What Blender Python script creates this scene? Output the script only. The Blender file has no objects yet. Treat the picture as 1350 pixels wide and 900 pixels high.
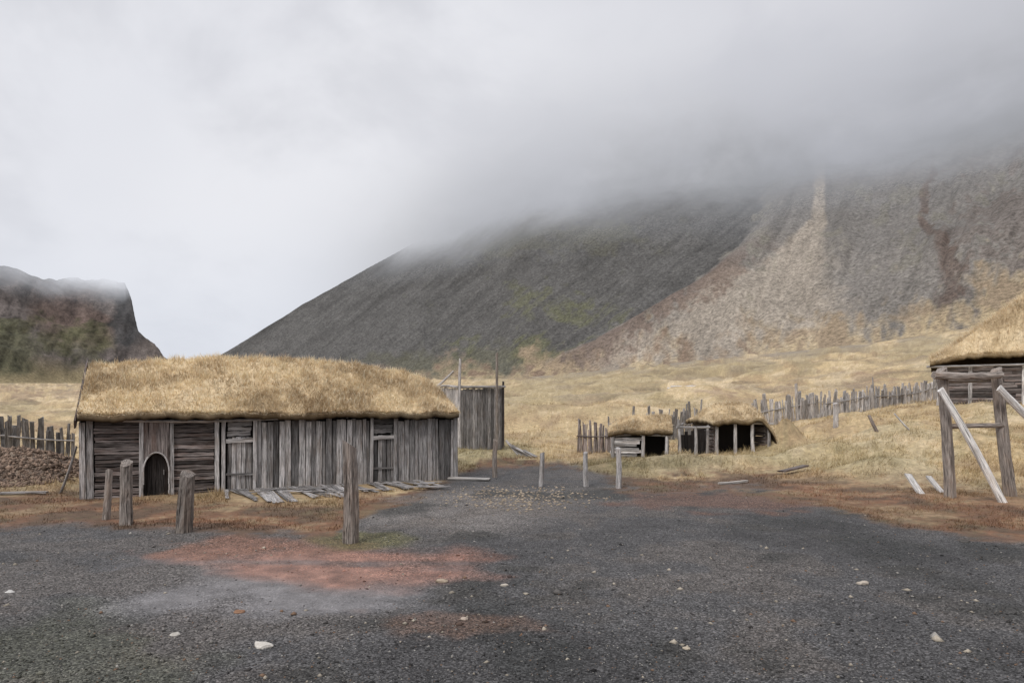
import bpy, math, random
import numpy as np
from mathutils import Vector
random.seed(7); np.random.seed(7)
R=random.random
def RU(a,b): return random.uniform(a,b)
CAMH=2.2; F=900.0; CX=675.0; HY=535.0
scene=bpy.context.scene; COL=scene.collection

# ---------------------------------------------------------------- noise
def _h(i,j,s):
    v=np.sin(i*127.1+j*311.7+s*74.7)*43758.5453
    return v-np.floor(v)
def vn(x,y,s=0):
    x=np.asarray(x,float); y=np.asarray(y,float)
    i=np.floor(x); j=np.floor(y); fx=x-i; fy=y-j
    fx=fx*fx*(3-2*fx); fy=fy*fy*(3-2*fy)
    a=_h(i,j,s);b=_h(i+1,j,s);c=_h(i,j+1,s);d=_h(i+1,j+1,s)
    return (a*(1-fx)+b*fx)*(1-fy)+(c*(1-fx)+d*fx)*fy
def fbm(x,y,s=0,o=4):
    t=0;a=.5;n=0
    for k in range(o):
        t=t+a*vn(np.asarray(x)*2**k+k*17.3,np.asarray(y)*2**k-k*9.1,s+k); n+=a; a*=.5
    return t/n
def sm(a,b,x):
    t=np.clip((x-a)/(b-a),0,1); return t*t*(3-2*t)
def lerp(a,b,t):
    t=np.asarray(t)[...,None]; return a*(1-t)+b*t
def C3(*c): return np.array(c,float)

# ---------------------------------------------------------------- terrain tables
TP=np.array([-1500,-300,0,300,600,700,900,1040,1150,1300,1500,2600],float)
TY=np.array([0,14,18,22,26,30,34,40,60,100],float)
TZ=np.array([
 [0,0,0,0,0,0,.05,.1,.6,1.6],
 [0,0,0,0,0,0,.05,.1,.6,1.6],
 [0,0,0,0,0,0,.05,.1,.5,1.5],
 [0,0,0,0,0,.1,.2,.4,1.0,2.2],
 [0,0,0,0,.25,.5,.6,.8,1.8,3.4],
 [0,0,0,0,0,.05,.15,.5,2.3,4.6],
 [0,0,0,0,0,0,.1,.45,2.7,6.0],
 [0,0,0,0,.12,.3,.6,.85,3.2,7.2],
 [0,0,0,.35,.9,1.6,1.9,1.8,3.6,8.5],
 [0,0,.1,.6,1.3,2.0,2.4,2.7,4.8,10.5],
 [0,0,.15,.8,1.5,2.2,2.6,2.9,5.2,11],
 [0,0,.15,.8,1.5,2.2,2.6,2.9,5.2,11]],float)
MP=np.array([-1100,-300,0,60,100,165,173,182,222,240,295,400,480,600,700,850,1000,1200,1350,1800,2400],float)
MYF=np.array([300,400,460,520,580,610,610,610,610,580,520,450,410,360,330,290,250,210,185,160,150],float)
MPF=np.array([505,505,505,505,505,505,505,505,505,505,503,502,501,500,498,482,468,446,420,400,400],float)
MPC=np.array([310,335,354,366,368,374,398,436,470,502,467,402,357,290,225,90,-100,-300,-300,-300,-300],float)
MK =np.array([.6,.6,.6,.6,.6,.6,.6,.6,.6,.55,.55,.55,.55,.58,.74,.74,.65,.66,.73,.8,.8],float)
MOUNDS=[(1033,29.4,1.1,.75,.8),(1105,31,.55,2.2,1.6),(1185,26.5,.5,2.2,1.2),(960,23.8,.42,2.6,.7),(870,23.4,.25,2.0,.6),(1080,24.5,.45,1.6,.8),(1250,24,.45,2,1.3),(1160,21,.32,1.4,.7),(635,27,.4,1.2,1.3),(1330,22,.3,1.6,.9)]
def interp(px,a): return np.interp(px,MP,a)
def yfoot(px):
    r=0
    for o,w_ in ((-50,.12),(-25,.22),(0,.32),(25,.22),(50,.12)): r=r+w_*np.interp(px+o,MP,MYF)
    return r
def pfoot(px):
    r=0
    for o in (-60,-30,0,30,60): r=r+.2*np.interp(px+o,MP,MPF)
    return r
def table(px,Y):
    px=np.clip(px,TP[0],TP[-1]-1e-3); Yc=np.clip(Y,0,99.999)
    i=np.clip(np.searchsorted(TP,px,side='right')-1,0,len(TP)-2)
    j=np.clip(np.searchsorted(TY,Yc,side='right')-1,0,len(TY)-2)
    a=(px-TP[i])/(TP[i+1]-TP[i]); b=(Yc-TY[j])/(TY[j+1]-TY[j])
    return (TZ[i,j]*(1-a)+TZ[i+1,j]*a)*(1-b)+(TZ[i,j+1]*(1-a)+TZ[i+1,j+1]*a)*b
def smooth_table(px,Y):
    z=0
    for dp in (-45,0,45):
        for dy in (-.06,0,.06):
            z=z+table(px+dp,Y*(1+dy))
    return z/9
def gbase(px,Y):
    z=smooth_table(px,Y)
    yf=yfoot(px); zf=CAMH+(HY-pfoot(px))/F*yf
    z100=smooth_table(px,np.full_like(np.asarray(Y,float),99.))
    t=np.clip((Y-95)/(yf-95),0,1.0)
    return np.where(Y>95,z100+(zf-z100)*t,z)
HPX,HPY_,HSX,HSY=-14.6,19.9,1.9,2.1
def heap(x,y): return np.exp(-np.abs((x-HPX)/HSX)**3-np.abs((y-HPY_)/HSY)**2.5)
def gz(x,y):
    x=np.asarray(x,float); y=np.asarray(y,float)
    Y=np.maximum(y,.5); px=np.clip(CX+F*x/Y,-1500,2600)
    z=gbase(px,Y)
    yf=yfoot(px)
    hm=sm(19,30,Y)*(1-.9*sm(.8,1,Y/yf))
    amp=np.minimum(.3+Y*.016,2.6)
    z=z+hm*(fbm(x*.22,y*.22,3)-.5)*amp + hm*(fbm(x*.9,y*.9,5)-.5)*.42
    z=z+sm(34,60,Y)*(1-sm(.8,1,Y/yf))*(fbm(x*.05,y*.11,6)-.5)*3.0
    z=z+sm(34,60,Y)*(1-sm(.85,1,Y/yf))*(1-np.abs(fbm(x*.045+3,y*.08,12)-.5)*6).clip(0,1)*-.9
    for mpx,my,ma,sx_,sy_ in MOUNDS:
        mx=(mpx-CX)/F*my
        z=z+ma*np.exp(-((x-mx)/sx_)**2-((y-my)/sy_)**2)*(.7+.6*fbm(x*1.2,y*1.2,7))
    z=z+(1-hm)*(fbm(x*.5,y*.5,8)-.5)*.06*sm(2,5,Y)
    z=z+heap(x,y)*(.85+.45*(fbm(x*1.3,y*1.3,9)-.5))
    return z
def G1(x,y): return float(gz(np.array([x]),np.array([y]))[0])
def GP(px,py_or=None,Y=None):
    if Y is None: Y=F*CAMH/(py_or-HY)
    x=(px-CX)/F*Y
    return Vector((x,Y,G1(x,Y)))
def PT(px,py,Y): return Vector(((px-CX)/F*Y,Y,CAMH-(py-HY)/F*Y))

# ---------------------------------------------------------------- colours of terrain
GRAV=C3(.074,.071,.070); STRAW=C3(.48,.365,.205); BROWN=C3(.155,.078,.046); MOSS=C3(.15,.138,.07)
BND=np.array([[-1500,690],[0,694],[100,692],[230,702],[300,706],[440,706],[500,664],[560,650],[600,632],[640,616],[740,612],[775,625],[860,641],[1000,646],[1060,662],[1150,682],[1250,702],[1350,716],[1800,745],[2600,790]],float)
def ell(px,py,cx,cy,rx,ry,nz,e=.35):
    dd=np.sqrt(((px-cx)/rx)**2+((py-cy)/ry)**2)+nz
    return 1-sm(1-e,1+e,dd)
def gcol(x,y,z):
    Y=np.maximum(y,.5); px=CX+F*x/Y; py=HY+(CAMH-z)/Y*F
    n1=fbm(x*.35,y*.35,21)-.5; n2=fbm(x*1.3,y*1.3,22)-.5; n3=fbm(x*5,y*5,23,3)-.5
    n4=fbm(px*.006,py*.035,25)-.5; n5=fbm(x*.12,y*.2,26)-.5; n6=fbm(px*.03,py*.1,28)-.5
    b=np.interp(px,BND[:,0],BND[:,1])
    nn=n1*26+n2*22+n3*10
    grass=1-sm(-5,7,py-b+nn)
    one=np.ones((len(px),3))
    st=lerp(STRAW[None,:]*one,C3(.33,.235,.135),sm(-.02,.2,n1+n2*.6)*.8)
    st=lerp(st,C3(.60,.48,.32),sm(.0,.25,-n1+n3*.5)*.6)
    st=lerp(st,C3(.25,.21,.12),sm(.04,.15,n4+n6*.4)*.5*sm(30,70,Y))
    st=lerp(st,C3(.29,.20,.135),sm(.04,.16,-n4+.3*n2+n6*.5)*.6*sm(30,70,Y))
    st=lerp(st,C3(.25,.20,.14),sm(.05,.2,n5)*.55*sm(40,80,Y))
    rut=(1-np.abs(fbm(x*.045+3,y*.08,12)-.5)*14).clip(0,1)
    st=lerp(st,C3(.16,.125,.08),rut*.65*sm(34,60,Y))
    st=lerp(st,MOSS*1.3,sm(.07,.2,-n1+n2*.9)*.35*(1-sm(34,50,Y)))
    st=lerp(st,MOSS*1.2,ell(px,py,640,598,60,22,n2)*.5)
    st=lerp(st,MOSS*.8,ell(px,py,760,622,110,12,n2)*.6)
    st=lerp(st,MOSS*1.2,ell(px,py,1090,600,130,16,n2*1.6)*.3)
    st=lerp(st,MOSS*.7,ell(px,py,860,608,90,9,n2)*.6)
    yf=yfoot(px); nf=sm(.5,1,Y/yf)*sm(560,680,px)*(1-sm(1100,1300,px)*.7)
    st=lerp(st,C3(.24,.205,.165),nf*sm(-.04,.12,n6+n4*.4)*.75)
    st=lerp(st,C3(.15,.095,.07),nf*sm(.03,.15,-n6+n5*.4)*.7*(1-sm(1000,1100,px)))
    wr=np.interp(px,[-400,0,450,520,760,900,1000,1100,1350,2600],[50,62,56,10,8,16,34,54,88,110])
    strip=1-sm(wr*.5,wr*1.1,(b-py)+nn*.8)
    bc=lerp(BROWN[None,:]*one,C3(.27,.185,.11),sm(.02,.2,n2))
    bc=lerp(bc,C3(.195,.085,.046),sm(-.02,.14,n3+n1*.5)*.65)
    bc=lerp(bc,C3(.07,.052,.038),sm(.0,.18,-n2+n1*.6)*.7)
    bc=lerp(bc,MOSS*.7,sm(.02,.2,n3-n1)*.4)
    st=lerp(st,bc,strip*.94)
    g=GRAV[None,:]*(1+n1[:,None]*1.2+n2[:,None]*.8)
    g=lerp(g,C3(.18,.162,.148),ell(px,py,600,672,170,30,n1*1.2)*.75)
    g=lerp(g,C3(.13,.12,.11),ell(px,py,900,652,230,12,n1*1.4)*.6)
    g=lerp(g,C3(.105,.085,.068),sm(.02,.2,n1*.8+n2*.8)*.35)
    g=lerp(g,C3(.030,.031,.029),sm(.02,.2,-n1*.9+n2*.6)*.65)
    g=lerp(g,C3(.07,.075,.036),ell(px,py,90,870,170,60,n2*2)*.35)
    g=lerp(g,C3(.185,.175,.175),ell(px,py,335,778,210,50,n1*1.6+n2*1.0,.4)*.9)  # pale grey patch, sheen of the wet mud painted into the colour
    mud=ell(px,py,405,748,210,34,n1*1.5+n2*1.0,.3)
    str_=fbm(x*.5+y*.25,y*2.6,27)-.5
    g=lerp(g,C3(.25,.135,.10)*(1+n3[:,None]*.5+n2[:,None]*.6),mud*np.clip(.88+str_*2.2,0,1))
    g=lerp(g,C3(.21,.108,.072),ell(px,py,320,722,140,15,n2*2.2+n1)*.75)
    g=lerp(g,C3(.13,.074,.048),ell(px,py,520,820,130,13,n2*3.2+n1*2)*.5)
    g=lerp(g,C3(.12,.11,.045),ell(px,py,480,712,70,12,n2*1.6)*.7)
    g=lerp(g,C3(.14,.078,.056),ell(px,py,980,660,150,14,n2*2.2)*.7)
    c=lerp(g,st,grass)
    q=heap(x,y)
    hp=lerp(C3(.13,.095,.073)[None,:]*one,C3(.23,.175,.13),sm(-.1,.1,n3))
    hm=sm(.15,.3,q+n2*.2); c=lerp(c,hp,hm)
    grass=grass*(1-hm)
    wet=np.maximum(ell(px,py,350,770,220,54,n1*1.6+n2*1.0,.35),0)*(1-grass)
    c=c*(1+.25*n3[:,None])
    return np.clip(c,.005,1),grass,wet,strip

# ---------------------------------------------------------------- materials
def nmat(name):
    m=bpy.data.materials.new(name); m.use_nodes=True; nt=m.node_tree; nt.nodes.clear()
    return m,nt
class N:
    def __init__(s,nt): s.nt=nt
    def __call__(s,t,**k):
        n=s.nt.nodes.new(t)
        for a,b in k.items(): setattr(n,a,b)
        return n
    def l(s,a,b): s.nt.links.new(a,b)
    def val(s,inp,v):
        if isinstance(v,(int,float)): inp.default_value=v
        else: s.l(v,inp)
    def math(s,op,a,b=None,c=None,clamp=False):
        n=s('ShaderNodeMath',operation=op); n.use_clamp=clamp; s.val(n.inputs[0],a)
        if b is not None: s.val(n.inputs[1],b)
        if c is not None: s.val(n.inputs[2],c)
        return n.outputs[0]
    def noise(s,vec,scale,detail=4,rough=.55,dist=0):
        n=s('ShaderNodeTexNoise'); s.l(vec,n.inputs['Vector']); n.inputs['Scale'].default_value=scale
        n.inputs['Detail'].default_value=detail; n.inputs['Roughness'].default_value=rough; n.inputs['Distortion'].default_value=dist
        return n.outputs['Fac']
    def mr(s,v,a,b,c,d,t='SMOOTHSTEP'):
        n=s('ShaderNodeMapRange',interpolation_type=t); s.val(n.inputs['Value'],v)
        for k,x in zip(('From Min','From Max','To Min','To Max'),(a,b,c,d)): n.inputs[k].default_value=x
        return n.outputs[0]
    def mix(s,f,a,b,bt='MIX'):
        n=s('ShaderNodeMix',data_type='RGBA',blend_type=bt); s.val(n.inputs[0],f)
        for i,v in ((6,a),(7,b)):
            if isinstance(v,tuple): n.inputs[i].default_value=(*v,1)
            else: s.l(v,n.inputs[i])
        return n.outputs[2]
    def attr(s,name,out='Color'):
        n=s('ShaderNodeAttribute',attribute_name=name); return n.outputs[out]
    def comb(s,a,b,c):
        n=s('ShaderNodeCombineXYZ')
        for i,v in enumerate((a,b,c)): s.val(n.inputs[i],v)
        return n.outputs[0]
    def vscale(s,vec,sc):
        n=s('ShaderNodeMapping'); s.l(vec,n.inputs[0]); n.inputs['Scale'].default_value=sc; return n.outputs[0]
    def grey(s,v): return s.comb(v,v,v)
    def bump(s,h,st,d,nrm=None):
        n=s('ShaderNodeBump'); s.l(h,n.inputs['Height']); n.inputs['Strength'].default_value=st; n.inputs['Distance'].default_value=d
        if nrm: s.l(nrm,n.inputs['Normal'])
        return n.outputs[0]
    def out(s,col,rough=.9,nrm=None,spec=.3,alpha=None):
        p=s('ShaderNodeBsdfPrincipled')
        if isinstance(col,tuple): p.inputs['Base Color'].default_value=(*col,1)
        else: s.l(col,p.inputs['Base Color'])
        s.val(p.inputs['Roughness'],rough); s.val(p.inputs['Specular IOR Level'],spec)
        if nrm: s.l(nrm,p.inputs['Normal'])
        o=s('ShaderNodeOutputMaterial')
        if alpha is None: s.l(p.outputs[0],o.inputs[0])
        else:
            t=s('ShaderNodeBsdfTransparent'); mx=s('ShaderNodeMixShader'); s.l(alpha,mx.inputs[0])
            s.l(t.outputs[0],mx.inputs[1]); s.l(p.outputs[0],mx.inputs[2]); s.l(mx.outputs[0],o.inputs[0])

def mat_ground():
    m,nt=nmat('ground'); n=N(nt)
    pos=n('ShaderNodeNewGeometry').outputs['Position']
    c=n.attr('Col'); gr=n.attr('grass','Fac'); wet=n.attr('wet','Fac')
    v=n('ShaderNodeTexVoronoi'); n.l(pos,v.inputs['Vector']); v.inputs['Scale'].default_value=60
    vv=n('ShaderNodeSeparateColor'); n.l(v.outputs['Color'],vv.inputs[0])
    fine=n.noise(pos,30,6,.7); mid=n.noise(pos,3.0,6,.65)
    spk=n.math('POWER',vv.outputs[0],2.2)
    sp=n.math('MULTIPLY_ADD',spk,1.8,.42)
    sp=n.math('MULTIPLY',sp,n.math('MULTIPLY_ADD',fine,1.6,.2))
    wm=n.math('MULTIPLY',wet,.75)
    vmud=n.math('SUBTRACT',1,wm)
    sp1=n.math('ADD',n.math('MULTIPLY',sp,vmud),n.math('MULTIPLY',wm,n.math('MULTIPLY_ADD',mid,1.3,.35)))
    gs=n.math('MULTIPLY_ADD',n.noise(n.vscale(pos,(1,1,.3)),7,7,.78),2.1,-.05)
    f=n.math('ADD',n.math('MULTIPLY',sp1,n.math('SUBTRACT',1,gr)),n.math('MULTIPLY',gs,gr))
    f=n.math('MULTIPLY',f,n.math('MULTIPLY_ADD',mid,1.0,.5))
    col=n.mix(1,c,n.grey(f),'MULTIPLY')
    hb=n.math('ADD',n.math('MULTIPLY',fine,.5),n.math('MULTIPLY',v.outputs['Distance'],-1.0))
    b1=n.bump(hb,.8,.010); b2=n.bump(mid,.5,.08,b1)
    rough=n.math('MULTIPLY_ADD',wet,-.5,.92)
    n.out(col,rough,b2,.35); return m
def mat_mountain():
    m,nt=nmat('mountain'); n=N(nt)
    pos=n('ShaderNodeNewGeometry').outputs['Position']
    c=n.attr('Col')
    f0=n.noise(pos,.6,8,.85); f1=n.noise(pos,.10,6,.65); f2=n.noise(pos,.03,5,.6)
    f=n.math('MULTIPLY',n.math('MULTIPLY_ADD',f1,.5,.75),n.math('MULTIPLY_ADD',f2,.5,.75))
    f=n.math('MULTIPLY',f,n.mr(f0,.34,.66,.3,1.7,'LINEAR'))
    col=n.mix(1,c,n.grey(f),'MULTIPLY')
    b=n.bump(f0,.5,1.2)
    sx=n('ShaderNodeSeparateXYZ'); n.l(pos,sx.inputs[0])
    w=n.noise(pos,.011,4,.55)
    h=n.math('MULTIPLY_ADD',n.math('SUBTRACT',w,.5),60,sx.outputs[2])
    al=n.mr(h,94,166,1,0)  # slopes turn transparent with height, cloud and haze put into the material
    n.out(col,.95,b,.12,al); return m
def mat_wood(name,dark,lite,brown,rough=.85,bw=.6):
    m,nt=nmat(name); n=N(nt)
    gc=n.attr('gc','Vector'); ti=n.attr('tint','Fac')
    g=n.noise(n.vscale(gc,(1.3,26,26)),2.2,7,.7,.3)
    g2=n.noise(n.vscale(gc,(.9,3,3)),1.6,4,.6)
    g3=n.noise(n.vscale(gc,(.6,6,6)),2.0,4,.6)
    crack=n.noise(n.vscale(gc,(.9,40,40)),1.5,3,.5)
    ck=n.mr(crack,.32,.42,.2,1)
    c=n.mix(n.mr(g,.3,.66,0,1),dark,lite)
    c=n.mix(n.mr(g2,.45,.7,0,bw),c,brown)
    k=n.math('MULTIPLY',n.math('MULTIPLY',ti,ck),n.math('MULTIPLY_ADD',g3,1.5,.25))
    c=n.mix(1,c,n.grey(k),'MULTIPLY')
    h=n.math('MULTIPLY',g,ck)
    n.out(c,rough,n.bump(h,.8,.025),.2); return m
def mat_vcol(name,rough=.95,var=.8,scale=12):
    m,nt=nmat(name); n=N(nt)
    tc=n('ShaderNodeNewGeometry').outputs['Position']
    f=n.noise(tc,scale,6,.7)
    c=n.mix(1,n.attr('Col'),n.grey(n.math('MULTIPLY_ADD',f,var,1-var/2)),'MULTIPLY')
    n.out(c,rough,n.bump(f,.6,.03),.15); return m
M_G=mat_ground(); M_M=mat_mountain()
M_W=mat_wood('weathered_wood',(.11,.10,.095),(.66,.63,.61),(.25,.195,.155),.85,.55)
M_WD=mat_wood('dark_wood',(.035,.028,.025),(.27,.235,.22),(.13,.08,.06))
M_WL=mat_wood('bleached_wood',(.36,.34,.32),(.82,.79,.75),(.50,.43,.36))
M_P=mat_wood('post_wood',(.085,.07,.06),(.40,.35,.31),(.25,.18,.135))
M_TURF=mat_vcol('turf',.97,1.3,7); M_BL=mat_vcol('grass_blade',.9,.3,3); M_ST=mat_vcol('stone',.85,.6,40)
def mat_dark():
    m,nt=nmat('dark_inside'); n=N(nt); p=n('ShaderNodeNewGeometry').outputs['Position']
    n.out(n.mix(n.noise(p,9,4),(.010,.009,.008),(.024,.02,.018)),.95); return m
M_DK=mat_dark()  # near-black colour that paints in the shade inside the buildings

# ---------------------------------------------------------------- object helpers
def wl(o):
    v=Vector((0,0,0))
    while o is not None: v=v+o.location; o=o.parent
    return v
def mk(name,V,Fc,mat,parent=None,attrs=None,smooth=False,loc=None):
    V=np.asarray(V,float)
    if parent is not None: off=np.array(wl(parent))
    elif loc is not None: off=np.array(loc)
    else: off=np.zeros(3)
    me=bpy.data.meshes.new(name)
    if isinstance(Fc,np.ndarray):
        k=Fc.shape[1]; nf=len(Fc)
        me.vertices.add(len(V)); me.vertices.foreach_set('co',(V-off).ravel())
        me.loops.add(nf*k); me.loops.foreach_set('vertex_index',Fc.ravel().astype(np.int32))
        me.polygons.add(nf); me.polygons.foreach_set('loop_start',(np.arange(nf)*k).astype(np.int32))
        me.polygons.foreach_set('loop_total',np.full(nf,k,np.int32))
        me.update(calc_edges=True)
    else:
        me.from_pydata((V-off).tolist(),[],Fc); me.update()
    for nm,(ty,arr) in (attrs or {}).items():
        a=me.attributes.new(nm,ty,'POINT')
        arr=np.asarray(arr,float)
        if ty=='FLOAT': a.data.foreach_set('value',arr.ravel())
        elif ty=='FLOAT_VECTOR': a.data.foreach_set('vector',arr.ravel())
        elif ty=='FLOAT_COLOR':
            a.data.foreach_set('color',np.hstack([arr,np.ones((len(arr),1))]).ravel())
    if smooth: me.polygons.foreach_set('use_smooth',[True]*len(me.polygons))
    me.materials.append(mat)
    o=bpy.data.objects.new(name,me); COL.objects.link(o)
    if parent is not None: o.parent=parent
    elif loc is not None: o.location=loc
    return o
def tag(o,label=None,cat=None,group=None,kind=None):
    if label: o['label']=label
    if cat: o['category']=cat
    if group: o['group']=group
    if kind: o['kind']=kind
    return o
def empty(name,loc,label,cat,group=None):
    o=bpy.data.objects.new(name,None); COL.objects.link(o); o.location=loc; o.empty_display_size=.3
    return tag(o,label,cat,group)
class MB:
    def __init__(s): s.v=[];s.f=[];s.t=[];s.g=[]
    def plank(s,a,b,wd,w,th,tint=1,jit=.06,segs=4,cutjit=.5):
        a=Vector(a);b=Vector(b);wd=Vector(wd).normalized(); ax=(b-a); L=ax.length; axn=ax.normalized()
        nd=axn.cross(wd).normalized(); wd=nd.cross(axn).normalized()
        o=R()*50; base=len(s.v); bow=RU(-.012,.012)
        for i in range(segs+1):
            u=i/segs; c=a+ax*u+nd*(bow*math.sin(u*math.pi))
            w0=w*.5*(1+RU(-jit,jit)); w1=w*.5*(1+RU(-jit,jit)); h=th*.5
            for k,(p,q) in enumerate(((-w0,-h),(w1,-h),(w1,h),(-w0,h))):
                e=0
                if i in(0,segs): e=RU(-cutjit,cutjit)*w*.25
                s.v.append(c+wd*p+nd*q+axn*e); s.g.append((u*L+o,p+o*.37,q+o*.11)); s.t.append(tint)
        for i in range(segs):
            for k in range(4):
                k2=(k+1)%4; s.f.append((base+i*4+k,base+i*4+k2,base+i*4+4+k2,base+i*4+4+k))
        s.f.append((base+3,base+2,base+1,base)); e=base+segs*4; s.f.append((e,e+1,e+2,e+3))
    def log(s,a,b,r0,r1=None,n=10,segs=7,tint=1,jit=.09,bend=.02,slant=.25):
        r1=r0 if r1 is None else r1
        a=Vector(a);b=Vector(b);ax=b-a;L=ax.length;axn=ax.normalized()
        up=Vector((0,0,1)) if abs(axn.z)<.8 else Vector((1,0,0))
        u1=axn.cross(up).normalized(); u2=axn.cross(u1).normalized()
        o=R()*50; base=len(s.v); bx=RU(-bend,bend)*L; by=RU(-bend,bend)*L
        prof=[1+RU(-jit,jit) for _ in range(n)]; sl=RU(-slant,slant); sl2=RU(-slant,slant)
        for i in range(segs+1):
            u=i/segs; c=a+ax*u+(u1*bx+u2*by)*math.sin(u*math.pi); rr=r0+(r1-r0)*u
            for k in range(n):
                an=2*math.pi*k/n; r=rr*prof[k]*(1+RU(-jit,jit)*.5)
                e=(math.cos(an)*sl+math.sin(an)*sl2)*rr*2 if i==segs else 0
                s.v.append(c+u1*math.cos(an)*r+u2*math.sin(an)*r+axn*e)
                s.g.append((u*L+o,math.cos(an)*r+o*.37,math.sin(an)*r+o*.11)); s.t.append(tint)
        for i in range(segs):
            for k in range(n):
                k2=(k+1)%n; s.f.append((base+i*n+k,base+i*n+k2,base+(i+1)*n+k2,base+(i+1)*n+k))
        s.f.append(tuple(base+k for k in range(n))[::-1]); s.f.append(tuple(base+segs*n+k for k in range(n)))
    def quad(s,pts,tint=1):
        base=len(s.v); o=R()*9
        for p in pts: p=Vector(p); s.v.append(p); s.g.append((p.z+o,p.x,p.y)); s.t.append(tint)
        s.f.append(tuple(range(base,base+len(pts))))
    def build(s,name,mat,parent=None,loc=None):
        return mk(name,[tuple(v) for v in s.v],s.f,mat,parent,{'gc':('FLOAT_VECTOR',s.g),'tint':('FLOAT',s.t)},False,loc)
Z=Vector((0,0,1))

# ---------------------------------------------------------------- ground mesh
th_front=np.radians(np.linspace(-42,42,1000))
th_l=np.radians(np.linspace(-180,-42,60))[:-1]; th_r=np.radians(np.linspace(42,180,60))[1:]
TH=np.concatenate([th_l,th_front,th_r]); nc=len(TH)
frontm=np.abs(TH)<math.radians(61)
pxc=np.where(frontm,CX+F*np.tan(np.clip(TH,-1.1,1.1)),0)
pxc=np.clip(pxc,-1500,2600)
yfc=yfoot(pxc)
cosT=np.cos(TH)
rf=np.where(frontm,yfc/np.maximum(cosT,.3),700)
inv=1/4.0+(1/60.0-1/4.0)*np.linspace(0,1,320)
near=np.concatenate([[.4,1.2,2.2,3.2],1/inv])
far=np.linspace(0,1,121)[1:]
Rg=np.zeros((len(near)+len(far),nc))
Rg[:len(near),:]=near[:,None]/np.where(frontm,np.maximum(cosT,.5),1.0)[None,:]
r60=Rg[len(near)-1,:]
Rg[len(near):,:]=1/( (1/r60)[None,:]+((1/rf)-(1/r60))[None,:]*far[:,None])
X=Rg*np.sin(TH)[None,:]; Yg=Rg*np.cos(TH)[None,:]
zz=gz(X.ravel(),Yg.ravel())
backm=np.repeat((~frontm)[None,:],Rg.shape[0],0).ravel()
zz=np.where(backm,(fbm(X.ravel()*.1,Yg.ravel()*.1,2)-.5)*.1*sm(3,30,Rg.ravel()),zz)
col,gra,wet,_=gcol(X.ravel(),Yg.ravel(),zz)
col[backm]=GRAV; gra[backm]=0; wet[backm]=0
nr=Rg.shape[0]
idx=np.arange(nr*nc).reshape(nr,nc)
fq=np.stack([idx[:-1,:-1],idx[:-1,1:],idx[1:,1:],idx[1:,:-1]],-1).reshape(-1,4)
ground=mk('ground',np.stack([X.ravel(),Yg.ravel(),zz],1),fq,M_G,None,{'Col':('FLOAT_COLOR',col),'grass':('FLOAT',gra),'wet':('FLOAT',wet)},True)
tag(ground,kind='structure')

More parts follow.
